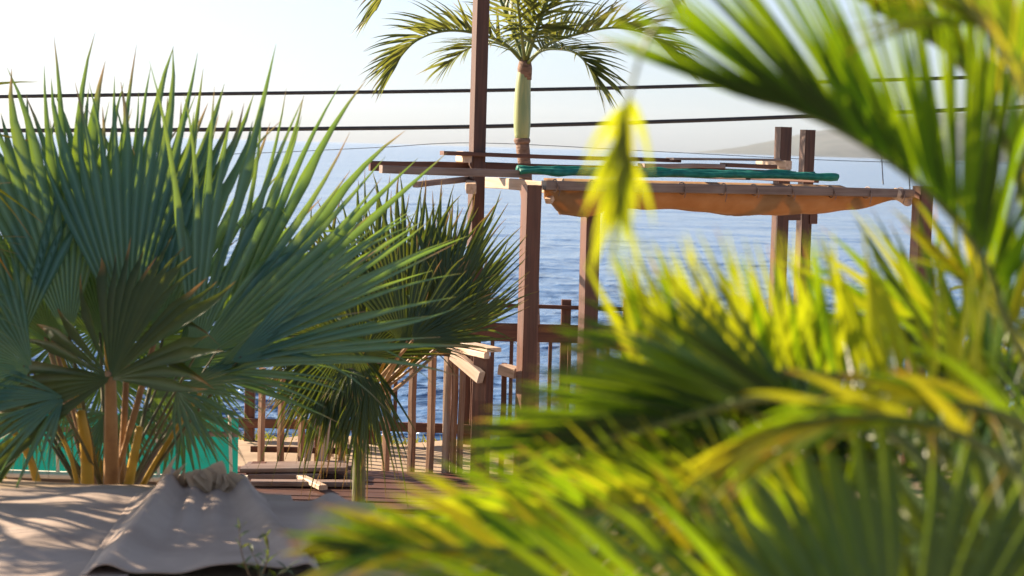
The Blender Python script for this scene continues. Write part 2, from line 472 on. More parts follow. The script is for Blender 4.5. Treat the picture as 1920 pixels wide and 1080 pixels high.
# long timbers along the front and back
bar('beam', F(1018, 347) - V * .02, F(1706, 363) - V * .02, 0.10, 0.075, M['wood_grey'], perg)
bar('beam', F(722, 318) + V * .1, F(1000, 327) + V * .1, 0.075, 0.062, M['wood_grey'], perg)
bar('beam', B(700, 311) + V * .1, B(893, 314) + V * .1, 0.05, 0.09, W_, perg)
bar('beam', B(912, 314) + V * .1, B(1500, 331) + V * .1, 0.05, 0.10, W_, perg)
bar('plank', B(820, 287) - V * .11, B(1262, 300) - V * .11, 0.10, 0.038, W_, perg)
bar('plank', B(1240, 297) - V * .16, B(1440, 300) - V * .16, 0.16, 0.022, M['wood_grey'], perg)
bar('plank', B(1180, 309) - V * .24, B(1330, 311) - V * .24, 0.14, 0.040, M['wood_grey'], perg)
bar('plank', B(1335, 308) - V * .22, B(1428, 312) - V * .22, 0.14, 0.040, W_, perg)
# cross timbers running from front to back: sunlight put into the pale ones' colour
for (px, py, l0, l1, w, h, mt) in ((868, 294, -.10, .06, .09, .10, 'wood_pale_sunlit'), (945, 345, -1.7, .4, .06, .10, 'wood_pale_sunlit'), (1448, 309, -.3, .25, .07, .085, 'wood_pale_sunlit'),
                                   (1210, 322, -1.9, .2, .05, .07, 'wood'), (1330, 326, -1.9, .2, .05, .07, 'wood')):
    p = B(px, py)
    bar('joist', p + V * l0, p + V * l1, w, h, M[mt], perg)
bar('brace', B(742, 343) - V * .5, B(893, 336) + V * .12, 0.06, 0.05, M['wood_grey'], perg)
bar('brace', B(860, 352) - V * .3, B(890, 345) + V * .1, 0.09, 0.09, M['wood_pale_sunlit'], perg)
bar('brace', F(1040, 352) + V * .03, F(1098, 400) + V * .45, 0.05, 0.07, M['wood_pale_sunlit'], perg)
bar('brace', F(1033, 378) + V * .05, F(1072, 340) + V * .2, 0.06, 0.05, M['wood_pale_sunlit'], perg)
bar('block', B(1524, 411) + V * .1, B(1538, 411) + V * .1, 0.1, 0.10, W_, perg)
bar('block', B(1474, 405) + V * .06, B(1505, 405) + V * .06, 0.05, 0.09, W_, perg)
tube('log', [F(1672, 362) - V * .05, F(1700, 370) + V * .05, F(1722, 378) + V * .16], [.048, .052, .05], M['wood_pale_sunlit'], perg, nside=12)
tube('rope', spline([at(1650, 212, 23.6), B(1653, 290), F(1656, 345)], 12), 0.006, M['cable'], perg, nside=5)
tube('rope', spline([at(1698, 210, 23.6), B(1703, 300), F(1706, 356)], 12), 0.006, M['cable'], perg, nside=5)

# sagging brown cloth slung under the beams
def build_awning():
    ns, nw = 60, 16
    vs, fs = [], []
    prof = [(0, .10), (.05, .24), (.12, .25), (.2, .18), (.35, .18), (.55, .22), (.75, .20), (.88, .15), (1, .05)]
    def sag(s):
        for (a, x), (b, y) in zip(prof, prof[1:]):
            if a <= s <= b:
                t = (s - a) / (b - a); t = t * t * (3 - 2 * t)
                return x + (y - x) * t
        return 0
    a, b = F(1022, 352), F(1706, 367)
    for i in range(ns + 1):
        s = i / ns
        p = a.lerp(b, s)
        for j in range(nw + 1):
            w = j / nw
            z = -sag(s) * math.sin(math.pi * min(1, w) ** 0.55) + .06 * w
            z += .03 * noise.noise(Vector((s * 16 + w * 4, w * 4, 1))) * math.sin(math.pi * w)
            q = p + V * (w * 1.1 + .01) + U * (w * .5 * (1 - s)) + Vector((0, 0, z))
            vs.append(q)
    for i in range(ns):
        for j in range(nw):
            c = i * (nw + 1) + j
            fs.append((c, c + nw + 1, c + nw + 2, c + 1))
    o = link('awning_cloth', mesh('awning_cloth', vs, fs), M['awning'])
    md = o.modifiers.new('thick', 'SOLIDIFY'); md.thickness = 0.004
    tag(o, 'orange-brown awning cloth sagging under the front of the pergola', 'awning')
    for px in (1040, 1110, 1196, 1275, 1352, 1412, 1480, 1556, 1622, 1684):
        c = F(px, 347 + (px - 1018) * 16 / 688.) - V * .02
        ring = []
        for q in range(13):
            t = 2 * math.pi * q / 12
            ring.append(c + V * (.062 * math.cos(t)) + Vector((0, 0, .05 * math.sin(t))) + U * (.012 * math.sin(t * .5 + px)))
        tube('tie', ring, .005, M['wood_grey'], o, nside=6)
        tube('tie', spline([c - V * .065, c - V * .07 + Vector((.005, 0, -.04)), c - V * .066 + Vector((-.004, 0, -.085 - .02 * math.sin(px)))], 5), .004, M['wood_grey'], o, nside=5)
build_awning()

def build_net():
    root = empty('shade_net', F(1280, 335))
    tag(root, 'rolled teal shade net lying along the top of the pergola', 'net')
    for k in range(3):
        pts = []
        for i in range(41):
            s = i / 40
            p = F(980 + (1575 - 40 * k - 980) * s, 322 + 10 * s) + V * (.05 + .03 * k) + Vector((0, 0, .012 * k))
            p += Vector((0, 0, .012 * noise.noise(Vector((s * 11, k * 3, 0))))) + V * .02 * noise.noise(Vector((s * 9, k * 3, 4)))
            pts.append(p)
        rr = [(.034 + .014 * noise.noise(Vector((i * .35, k, 9))) + (.010 if i > 35 else 0)) for i in range(41)]
        tube('net_fold', pts, rr, M['net'], root, nside=10, squash=0.75, lump=0.35, seed=k)
build_net()

# ------------------------------------------------------------------ railings, gate and landing behind the palms
def railing():
    root = empty('deck_railing', at(900, 700, 18.0))
    tag(root, 'brown deck railing at the sea edge with wide board under thin top rail', 'railing')
    Y = 18.05
    def T(px, py): return at(px, py, Y)
    w = M['wood']
    bar('rail', T(440, 560), T(1180, 580), .05, .035, w, root)
    bar('board', T(440, 608), T(1180, 630), .035, .165, w, root)
    bar('rail', T(420, 792), T(1180, 812), .05, .085, w, root)
    for px in (470, 700, 880, 1062, 1178):
        b = T(px, 600)
        bar('post', (b.x, Y + .07, LOW - .1), (b.x, Y + .07, T(px, 563).z), .09, .09, w, root)
    k = 0
    for px in range(490, 1160, 36):
        b = T(px, 700)
        bar('baluster', (b.x, Y, T(px, 803).z), (b.x, Y, T(px, 625).z), .032, .032, w, root, up=(0.2, 1, 0))
railing()

def gate():
    root = empty('picket_gate', at(770, 905, 16.4))
    tag(root, 'picket gate with arched top rail opening onto sand', 'gate')
    Y = 16.4
    w = M['wood']
    for k, (px, ty) in enumerate(((722, 716), (748, 690), (770, 678), (805, 668), (834, 664), (849, 662), (861, 662))):
        if k == 1: continue
        p = at(px, 905, Y + .02 * k)
        q = at(px + 5, ty, Y + .02 * k)
        bar('picket', (p.x, Y, LOW), (p.x, Y, q.z), .05 if k < 5 else .032, .055, M['wood_mid'] if k != 4 else M['wood_pale_sunlit'], root, up=(0.75, 1, 0))  # brightest picket takes the timber colour with sunlight in it
    pts = spline([at(676, 712, Y - .03), at(715, 688, Y - .03), at(765, 665, Y - .03), at(815, 655, Y - .03), at(862, 660, Y - .03)], 14)
    vs, fs = [], []
    for i, p in enumerate(pts):
        for (dy, dz) in ((-.03, -.05), (-.03, .05), (.0, .05), (.0, -.05)): vs.append(p + Vector((0, dy, dz)))
    for i in range(len(pts) - 1):
        for k in range(4):
            a, b = i * 4 + k, i * 4 + (k + 1) % 4
            fs.append((a, b, b + 4, a + 4))
    fs += [(3, 2, 1, 0), tuple(range(len(vs) - 4, len(vs)))]
    link('arched_rail', mesh('arched_rail', vs, fs, smooth=False), w, root)
    bar('bottom_rail', at(700, 893, Y + .07), at(862, 897, Y + .07), .03, .05, w, root)
gate()

def fence():
    root = empty('picket_fence', at(580, 905, 16.4))
    tag(root, 'dark picket fence run left of the arched gate with a return towards the sea', 'fence')
    Y = 16.4
    for k, px in enumerate((488, 525, 563, 600, 640)):
        p = at(px, 905, Y); q = at(px, 690 + 6 * (k % 2), Y)
        bar('picket', (p.x, Y, LOW), (p.x, Y, q.z), .045, .05, M['wood_mid'], root, up=(0.7, 1, 0))
    bar('rail', at(470, 716, Y + .05), at(656, 720, Y + .05), .04, .07, M['wood'], root)
    bar('rail', at(470, 842, Y + .05), at(656, 846, Y + .05), .03, .05, M['wood'], root)
    # the return, most pickets in the timber colour with sunlight put in
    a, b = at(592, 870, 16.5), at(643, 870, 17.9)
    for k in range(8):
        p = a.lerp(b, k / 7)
        bar('picket', (p.x, p.y, LOW), (p.x, p.y, -.18), .05, .03, M['wood_pale_sunlit'] if k % 3 else M['wood'], root, up=(1, 0.1, 0))
fence()

def landing():
    root = empty('stair_landing', at(890, 870, 15.9))
    tag(root, 'sunlit handrail boards on a thick post with slanted brace beside the gate', 'handrail')
    Y = 15.9
    p = at(905, 700, Y)
    bar('post', (p.x, Y, LOW), (p.x, Y, at(905, 668, Y).z), .13, .10, M['wood'], root, up=(0.5, 1, 0))
    bar('post', (p.x + .17, Y + .35, LOW), (p.x + .17, Y + .35, at(945, 690, Y).z), .045, .07, M['wood'], root)
    a = at(834, 640, Y + .9); b = at(928, 662, Y - .15)
    bar('handrail_board', at(832, 637, Y + .5), at(926, 657, Y - .1), .14, .035, M['wood_pale_sunlit'], root)
    bar('handrail_board', at(838, 650, Y + .45), at(912, 667, Y - .12), .05, .05, M['wood_pale_sunlit'], root)
    bar('brace', at(850, 664, Y + .2), at(902, 708, Y - .1), .06, .10, M['wood_pale_sunlit'], root)
    bar('block', at(942, 692, Y + .3), at(972, 700, Y + .2), .12, .085, M['wood_pale_sunlit'], root)
landing()

# leaning boards, sunlight put into their pale colour
for k, (a, b, w, lab) in enumerate((((572, 852), (592, 775), .06, 'shorter of two sunlit boards leaning on the picket fence'), ((600, 850), (622, 742), .075, 'taller of two sunlit boards leaning on the picket fence'))):
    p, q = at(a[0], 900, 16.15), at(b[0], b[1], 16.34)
    o = bar('leaning_board', (p.x, p.y, LOW + .065), q, w, .02, M['wood_pale_sunlit'], None, up=(0, 1, .1))
    tag(o, lab, 'board', 'boards leaning on the fence')

def platform():
    root = empty('plank_platform', at(560, 910, 15.8))
    tag(root, 'low platform of grey planks on blocks before the picket fence', 'platform')
    Y = 15.75
    for k in range(3):
        bar('plank', at(452 + 6 * k, 880 - 4 * k, Y + .16 * k), at(652 + 8 * k - 20 * (k == 2), 878 - 4 * k, Y + .16 * k), .15, .035, M['wood_grey'], root)
    for px in (480, 590):
        p = at(px, 895, Y + .15)
        bar('block', (p.x, Y, LOW + .09), (p.x, Y + .35, LOW + .09), .12, .08, M['wood'], root)
    bar('fascia', at(466, 897, Y - .09), at(602, 897, Y - .09), .02, .07, M['wood_grey'], root)
platform()
for k, (a, b, ya, yb, w, mt, lab) in enumerate((((470, 931), (660, 938), 15.35, 15.45, .12, 'wood_grey', 'grey plank lying on the ground below the low platform'),
                                            ((560, 908), (606, 944), 15.7, 15.1, .07, 'wood_pale_sunlit', 'short pale timber offcut lying askew below the platform'))):
    p, q = at(*a, ya), at(*b, yb)
    p.z = LOW + .085; q.z = LOW + .085 + .02 * k
    tag(bar('loose_plank', p, q, w, .04, M[mt]), lab, 'plank')

def deck():
    root = empty('timber_deck', at(700, 930, 15.8))
    tag(root, 'dark timber deck boards in front of the picket gate', 'deck')
    y = 14.6
    k = 0
    while y < 16.32:
        x0 = at(430, 900, y).x + .05 * math.sin(k * 2.3); x1 = at(1180, 900, y).x + .06 * math.sin(k * 1.7)
        bar('plank', (x0, y, LOW + .045), (x1, y, LOW + .045), .135, .03, M['wood'], root)
        y += .145; k += 1
deck()

def teal_screen():
    Y = 13.0
    L, Rr = at(-260, 878, Y), at(462, 882, Y)
    root = empty('low_wall', (-2.5, Y, LOW))
    tag(root, 'low tan rendered wall with cream coping behind the left palm', 'wall')
    bar('wall_body', (L.x, Y, (LOW + L.z) / 2 - .02), (Rr.x, Y, (LOW + L.z) / 2 - .02), .16, L.z - LOW - .04, M['stucco'], root, warp=0)
    bar('coping', (L.x, Y - .01, L.z), (Rr.x + .0, Y - .01, L.z), .2, .03, M['cream'], root, warp=0)
    root = empty('cloth_screen', (-2.5, Y, L.z))
    tag(root, 'teal cloth screen stretched above the low tan wall', 'screen')
    nx, nz = 60, 8
    vs, fs = [], []
    x0, x1, z0, z1 = L.x, at(446, 860, Y).x, L.z + .02, at(200, 772, Y).z
    for i in range(nx + 1):
        for j in range(nz + 1):
            x = x0 + (x1 - x0) * i / nx; z = z0 + (z1 - z0) * j / nz
            vs.append((x, Y + .015 * noise.noise(Vector((x * 4, z * 3, 0))), z - .02 * (j / nz) * abs(math.sin(x * 2.6))))
    for i in range(nx):
        for j in range(nz):
            a = i * (nz + 1) + j
            fs.append((a, a + nz + 1, a + nz + 2, a + 1))
    link('cloth', mesh('cloth', vs, fs), M['teal'], root)
    bar('batten', (x0, Y - .03, (z0 * .3 + z1 * .7)), (x1, Y - .03, (z0 * .3 + z1 * .7)), .02, .035, M['wood_grey'], root)
    for px in (112, 300, 436):
        p = at(px, 860, Y)
        bar('stake', (p.x, Y - .045, z0), (p.x - .02, Y - .045, z1 + .03), .022, .018, M['cream'], root)
teal_screen()

# ------------------------------------------------------------------ cables across the view
for (pts, r, Y, lab) in ((((-60, 182), (300, 177), (740, 172), (1100, 166), (1400, 158), (1980, 140)), .022, 24.0, 'upper of the two thick black cables crossing the sky'),
                         (((-60, 245), (400, 243), (860, 238), (1240, 228), (1560, 216), (1980, 198)), .024, 23.6, 'lower of the two thick black cables crossing the sky'),
                         (((-60, 300), (400, 290), (700, 277), (900, 268), (1250, 285), (1600, 302), (1980, 308)), .004, 26, 'thin wire strung across just below the horizon')):
    o = tube('cable', spline([at(a, b, Y) for a, b in pts], 40), r, M['cable'], nside=8)
    tag(o, lab, 'cable')

# ------------------------------------------------------------------ plant builders
def blade(vs, fs, col, o, d, n, L, W, droop=0.2, ns=7, fold=0.3, rnd=0.5, wear=0.0, twist=0.0, tb=0.15, wexp=1.6):
    """one leaflet: o origin, d direction, n upper side"""
    d = d.normalized(); s = d.cross(n)
    if s.length < 1e-3: s = d.cross(Vector((1, 0, 0)))
    s.normalize(); n = s.cross(d)
    b0 = len(vs)
    p = o.copy(); dd = d.copy()
    for i in range(ns + 1):
        t = i / ns
        if i:
            dd = (dd + Vector((0, 0, -1)) * droop * (1.6 * t) / ns * 2.0).normalized()
            p = p + dd * (L / ns)
        w = W * 0.5 * min(1.0, 0.35 + 0.65 * (t / tb)) * max(0.02, 1 - t ** wexp)
        nn = n.lerp(-s, twist * t).normalized()
        s2 = dd.cross(nn).normalized(); n2 = s2.cross(dd)
        vs += [p + s2 * w + n2 * fold * w, p.copy(), p - s2 * w + n2 * fold * w]
        col += [(rnd, t, wear)] * 3
    for i in range(ns):
        a = b0 + i * 3
        fs += [(a, a + 1, a + 4, a + 3), (a + 1, a + 2, a + 5, a + 4)]

def fan_leaf(parent, hub, tip, nrm, heart, mat, span=110, nseg=40, droop=.12, cup=.15, split=.5, pr=.017, pmat='petiole', seed=0, rk=.3, gap=.0, sagp=.0, worn=.1, wild=.05):
    """a pleated fan blade (part) with its leaf stalk (sub-part)"""
    g = random.Random(seed)
    hub, tip, heart = Vector(hub), Vector(tip), Vector(heart)
    a = tip - hub; Rr = a.length * 1.06; a.normalize()
    n = Vector(nrm); n = (n - a * n.dot(a)).normalized()
    s = a.cross(n)
    vs, fs, col = [], [], []
    dth = 2 * R(span) / nseg
    ts = [0.02, .12, .25, .38, .5, .6, .7, .8, .9, 1.0]
    for k in range(nseg):
        th = -R(span) + dth * (k + .5)
        u = abs(th) / R(span)
        if g.random() < gap: continue
        L = Rr * (1 - rk * u * u) * g.uniform(.86 - wild, 1.04)
        spl = split * g.uniform(.85, 1.15)
        rnd = min(1, max(0, .5 + .25 * noise.noise(Vector((k * .21, seed, 0))) * 2 + g.uniform(-.25, .25)))
        wear = g.random() if g.random() > .35 else 0
        dr = droop * g.uniform(.4, 1.8) + (0.5 if g.random() < worn else 0)
        sw = g.uniform(-wild, wild)
        b0 = len(vs)
        for t in ts:
            r = L * t
            f = max(0, (t - spl) / (1 - spl))
            ang = th + sw * f * f
            d = a * math.cos(ang) + s * math.sin(ang) + n * cup * (1 - math.cos(ang)) * 1.0
            e = -a * math.sin(ang) + s * math.cos(ang)
            hw = r * math.tan(dth / 2) if f <= 0 else L * spl * math.tan(dth / 2) * (1 - f ** 1.05) * (1 - .25 * min(1, f * 6)) + .0008
            p = hub + d * r + n * (-.10 * r * t) + Vector((0, 0, -1)) * dr * L * t ** 2.6
            pl = hw * 1.0
            vs += [p + e * hw + n * pl * .5, p - n * pl * .5, p - e * hw + n * pl * .5]
            col += [(rnd, t, wear, 0.0), (rnd, t, wear, 1.0), (rnd, t, wear, 0.0)]
        for i in range(len(ts) - 1):
            q = b0 + i * 3
            fs += [(q, q + 1, q + 4, q + 3), (q + 1, q + 2, q + 5, q + 4)]
    o = link('fan_leaf', mesh('fan_leaf', vs, fs, col=col), M[mat], parent)
    mid = heart.lerp(hub, .55) + Vector((0, 0, sagp))
    path = spline([heart, mid, hub + a * .05 * Rr], 10)
    tube('petiole', path, [pr * (1.35 - .6 * i / 10) for i in range(11)], M[pmat], o, nside=8, squash=.6)
    return o

def frond(parent, ctrl, nrm, n_leaf, leng, wid, mats, seed=0, lift=.5, a0=70, a1=22, r0=.014, objs=True, droop=.25, tsta=.12, skip=.03, rmat='rachis_g', tiplen=.45, twist=.2, name='frond', fold=.3, sides=(-1, 1), jit=7, rlow=.6):
    """feather leaf: a rachis (part) with leaflets as sub-parts (or joined, when they are too small to pick apart)"""
    g = random.Random(seed)
    N = 40
    path = spline(ctrl, N)
    rach = tube(name, path, [r0 * (1 - .85 * i / N) + .0012 for i in range(N + 1)], M[rmat], parent, nside=7)
    nh = Vector(nrm)
    if not objs: vs, fs, col = [], [], []
    for k in range(n_leaf):
        for sd in sides:
            if g.random() < skip: continue
            t = tsta + (1 - tsta) * (k + .5 + g.uniform(-.25, .25)) / n_leaf
            t = min(t, .995)
            i = t * N; j = min(int(i), N - 1)
            p = path[j].lerp(path[j + 1], i - j)
            tg = (path[j + 1] - path[j]).normalized()
            n = (nh - tg * nh.dot(tg)).normalized()
            s = tg.cross(n)
            ang = R(a0 + (a1 - a0) * t ** .9 + g.uniform(-jit, jit))
            side = (s * sd * math.cos(lift * 1.57) + n * math.sin(lift * 1.57)).normalized()
            d = tg * math.cos(ang) + side * math.sin(ang)
            pr = math.sin(math.pi * min(1, .12 + .80 * t)) ** .6
            L = leng * (tiplen + (1 - tiplen) * pr) * g.uniform(.88, 1.1)
            ln = (n * math.cos(lift * 1.57) - s * sd * math.sin(lift * 1.57))
            rnd = g.random() * .7 + .3 * g.random(); wear = g.random() if g.random() > .4 else 0
            dr = droop * g.uniform(.5, 1.6)
            tw = g.uniform(-twist, twist)
            if objs:
                v2, f2, c2 = [], [], []
                blade(v2, f2, c2, Vector(p), d, ln, L, wid * g.uniform(.8, 1.15), dr, 7, fold, rnd, wear, tw)
                mt = mats[0] if g.random() < rlow else mats[-1]
                link('leaflet', mesh('leaflet', v2, f2, col=c2), M[mt], rach)
            else:
                blade(vs, fs, col, Vector(p), d, ln, L, wid * g.uniform(.8, 1.15), dr, 6, fold, rnd, wear, tw)
    if not objs:
        o = link('leaflets', mesh('leaflets', vs, fs, col=col), M[mats[0]], rach)
        o['kind'] = 'stuff'
    return rach

CAMDIR = Vector((0, -1, 0))
# ------------------------------------------------------------------ big fan palm on the left
def left_palm():
    H = at(206, 985, 9.95)
    base = Vector((H.x, H.y, LOW))
    root = empty('fan_palm', base)
    tag(root, 'big blue-green fan palm on the left behind the canvas sheets', 'palm')
    path = [base + Vector((0, 0, -.1)), base + Vector((.01, 0, .35)), Vector((H.x, H.y, H.z + .06))]
    tube('trunk', spline(path, 8), [.15 + .012 * (i % 2) - .005 * i for i in range(9)], M['trunk'], root, nside=14)
    # (hub px, hub Y), (tip px, tip Y), normal, options
    leaves = [
        # the nearest leaf, its face towards us
        ((208, 712, 9.35), (190, 455, 9.75), (-.35, -1, -.25), dict(span=122, nseg=34, rk=-.18, cup=.25, droop=.04, pr=.034, split=.70, gap=.03, wild=.08, worn=.1)),
        # upright leaves behind it
        ((240, 640, 9.8), (268, 112, 10.0), (0.1, -1, .1), dict(span=30, nseg=17, rk=.10, droop=.01, split=.66, worn=.0)),
        ((200, 640, 10.1), (150, 110, 10.3), (-.1, -1, .1), dict(span=30, nseg=16, rk=.16, droop=.01, split=.64, worn=.0)),
        ((130, 640, 9.8), (55, 70, 10.0), (.4, -1, .0), dict(span=24, nseg=12, rk=.15, droop=.01, worn=.0, split=.64)),
        ((290, 650, 9.75), (372, 118, 10.1), (-.3, -1, 0), dict(span=18, nseg=9, rk=.2, droop=.01, worn=.0, split=.66)),
        # to the right
        ((360, 680, 9.7), (625, 165, 10.0), (.6, -1, .0), dict(span=36, nseg=19, rk=.12, droop=.02, split=.55)),
        ((400, 660, 10.2), (775, 230, 10.7), (.6, -1, .1), dict(span=30, nseg=16, rk=.14, droop=.03, split=.55)),
        ((430, 680, 9.5), (850, 462, 9.6), (.0, -1, .55), dict(span=27, nseg=15, rk=.10, droop=.04, split=.55)),
        ((390, 700, 9.6), (690, 570, 9.3), (-.1, -1, .9), dict(span=30, nseg=14, rk=.15, droop=.06)),
        ((330, 735, 9.5), (500, 720, 9.2), (.1, -.7, .9), dict(span=60, nseg=20, rk=.15, droop=.15)),
        # to the left
        ((40, 640, 9.7), (-200, 300, 9.8), (.3, -1, .2), dict(span=60, nseg=22, rk=.15, droop=.05)),
        ((60, 690, 9.5), (-260, 600, 9.3), (.3, -1, .5), dict(span=70, nseg=26, rk=.15, droop=.12)),
        ((100, 640, 10.3), (-30, 170, 10.6), (.1, -1, .1), dict(span=45, nseg=18, rk=.15, droop=.03, split=.6)),
        ((120, 745, 9.4), (-100, 800, 9.1), (-.1, -.8, .8), dict(span=60, nseg=20, rk=.15, droop=.1)),
        # deeper leaves that close the crown
        ((300, 640, 10.6), (490, 180, 11.0), (.6, -1, .0), dict(span=40, nseg=16, rk=.15, droop=.03, split=.55)),
        ((180, 640, 10.7), (320, 330, 11.1), (.0, -1, .3), dict(span=75, nseg=28, rk=.15, droop=.04)),
        ((90, 650, 10.8), (20, 320, 11.2), (.0, -1, .3), dict(span=80, nseg=28, rk=.15, droop=.04)),
        ((330, 690, 10.6), (620, 520, 10.9), (.0, -1, .5), dict(span=50, nseg=24, rk=.15, droop=.05)),
        ((200, 775, 10.35), (120, 850, 10.2), (0, -.8, .6), dict(span=70, nseg=22, rk=.2, droop=.2)),
        ((230, 770, 10.45), (290, 860, 10.3), (.2, -.8, .6), dict(span=70, nseg=22, rk=.2, droop=.2)),
        ((110, 640, 11.0), (50, 760, 11.0), (-.5, -1, .2), dict(span=100, nseg=34, rk=.1, droop=.05)),
        ((300, 640, 11.0), (340, 760, 11.0), (-.5, -1, .2), dict(span=100, nseg=34, rk=.1, droop=.05)),
        ((205, 610, 11.1), (205, 740, 11.1), (-.5, -1, .2), dict(span=110, nseg=36, rk=.1, droop=.05)),
        ((0, 640, 11.1), (-60, 740, 11.1), (-.5, -1, .2), dict(span=110, nseg=36, rk=.1, droop=.05)),
        ((130, 715, 10.7), (10, 800, 10.7), (.4, -1, .3), dict(span=70, nseg=26, rk=.15, droop=.12)),
        ((290, 715, 10.7), (420, 800, 10.7), (.3, -1, .3), dict(span=70, nseg=26, rk=.15, droop=.12)),
        ((200, 700, 10.9), (215, 830, 10.9), (.4, -1, .3), dict(span=95, nseg=32, rk=.15, droop=.1)),
        ((40, 720, 10.9), (-60, 780, 10.9), (.4, -1, .3), dict(span=90, nseg=30, rk=.15, droop=.1)),
        ((380, 700, 10.9), (500, 740, 10.9), (.4, -1, .3), dict(span=70, nseg=26, rk=.15, droop=.1)),
        ((60, 770, 10.4), (-20, 850, 10.3), (0, -.8, .6), dict(span=70, nseg=22, rk=.2, droop=.2)),
        ((340, 770, 10.3), (430, 850, 10.0), (0, -.7, .7), dict(span=60, nseg=18, rk=.2, droop=.2)),
    ]
    for k, (h, t, n, kw) in enumerate(leaves):
        pm = 'petiole_y' if k % 3 == 2 else 'petiole'
        if k > 2 and k % 4: kw, pm = dict(kw, pr=.010), 'stem_olive'
        fan_leaf(root, at(*h), at(*t), n, H + Vector((.05 * math.sin(k), .05 * math.cos(k), 0)), 'fan_dark' if k == 0 else 'fan_blue', seed=k + 3, pmat=pm, **kw)
    # bare yellow leaf stalks of lost leaves
    for (a, b, r) in (((165, 930), (150, 770), .034), ((90, 940), (20, 800), .022), ((225, 940), (262, 800), .026), ((60, 960), (-40, 850), .02), ((160, 940), (100, 790), .012)):
        tube('leaf_stalk', spline([at(*a, 9.75) + Vector((0, 0, -.15)), at((a[0] + b[0]) / 2 + 5, (a[1] + b[1]) / 2, 9.7), at(*b, 9.7)], 8), [r * (1.1 - .05 * i) for i in range(9)], M['petiole_y'], root, squash=.6)
left_palm()

# palms left of view: tips show, unseen crowns added to shade canvas and palm
def edge_palm(x, y, hz, label, yellow, seed, n=16, reach=1.5):
    b = Vector((x, y, 0 if y < 9.4 else LOW))
    root = empty('fan_palm', b)
    tag(root, label, 'palm')
    H = Vector((x + .05, y, hz))
    tube('trunk', spline([b, (b + H) / 2 + Vector((.03, 0, 0)), H], 8), .10, M['trunk'], root, nside=12)
    for k, (h, t, nn) in enumerate(yellow):
        fan_leaf(root, at(*h), at(*t), nn, H, 'feather_yellow', span=24, nseg=6, seed=seed + 90 + k, droop=.12, gap=.2, split=.4)
    for k in range(n):
        a = k * 2.4 + seed
        el = R(8 + 70 * ((k * 7) % n) / n)
        d = Vector((math.cos(a) * math.cos(el), math.sin(a) * math.cos(el), math.sin(el)))
        hub = H + d * reach * .45
        fan_leaf(root, hub, hub + d * reach * .55 + Vector((0, 0, -.08)), Vector((-d.x * d.z, -d.y * d.z, 1)) + Vector((.01, .02, 0)), H, 'fan_blue', span=85, nseg=26, seed=seed + k, droop=.15, pr=.018)
edge_palm(-3.75, 9.25, .75, 'palm at the left edge whose single yellow leaf points down into view, its unseen crown added for shade', [((-260, 250, 9.4), (72, 362, 9.2), (0, -1, .6))], 700, 26, 1.55)
edge_palm(-4.75, 11.5, 1.75, 'farther palm at the left edge with yellow-green tips above the big fan palm, its unseen crown added for shade', [((-260, 230, 10.6), (66, 165, 10.5), (0, -1, .6))], 800, 28, 1.7)

# ------------------------------------------------------------------ darker fan palm behind it
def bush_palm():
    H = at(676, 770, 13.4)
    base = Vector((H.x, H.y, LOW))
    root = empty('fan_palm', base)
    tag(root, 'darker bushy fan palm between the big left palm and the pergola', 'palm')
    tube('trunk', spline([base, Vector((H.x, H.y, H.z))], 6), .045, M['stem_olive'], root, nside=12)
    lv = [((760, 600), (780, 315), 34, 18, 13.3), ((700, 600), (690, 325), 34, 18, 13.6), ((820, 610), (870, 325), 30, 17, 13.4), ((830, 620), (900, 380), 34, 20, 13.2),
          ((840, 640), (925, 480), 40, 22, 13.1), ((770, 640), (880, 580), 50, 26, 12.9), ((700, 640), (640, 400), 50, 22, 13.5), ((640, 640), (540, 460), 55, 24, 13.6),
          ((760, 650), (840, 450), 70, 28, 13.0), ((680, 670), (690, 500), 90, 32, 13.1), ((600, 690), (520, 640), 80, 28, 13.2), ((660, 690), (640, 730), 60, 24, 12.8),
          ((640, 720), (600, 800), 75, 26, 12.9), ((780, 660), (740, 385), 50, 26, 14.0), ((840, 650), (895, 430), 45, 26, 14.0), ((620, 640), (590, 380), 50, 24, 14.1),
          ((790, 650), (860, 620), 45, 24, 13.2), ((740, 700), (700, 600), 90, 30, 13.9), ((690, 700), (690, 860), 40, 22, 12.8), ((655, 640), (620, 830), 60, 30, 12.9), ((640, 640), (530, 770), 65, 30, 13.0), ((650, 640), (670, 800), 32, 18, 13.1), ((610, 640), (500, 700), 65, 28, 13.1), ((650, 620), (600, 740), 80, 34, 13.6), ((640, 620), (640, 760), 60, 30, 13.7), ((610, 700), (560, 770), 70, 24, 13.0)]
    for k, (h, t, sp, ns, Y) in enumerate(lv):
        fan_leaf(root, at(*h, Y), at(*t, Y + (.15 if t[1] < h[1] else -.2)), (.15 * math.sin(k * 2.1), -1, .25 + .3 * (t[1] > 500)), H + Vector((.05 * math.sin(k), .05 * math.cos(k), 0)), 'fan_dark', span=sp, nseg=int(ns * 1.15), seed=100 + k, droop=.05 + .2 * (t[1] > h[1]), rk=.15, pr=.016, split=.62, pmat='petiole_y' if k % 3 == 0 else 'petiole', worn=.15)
bush_palm()

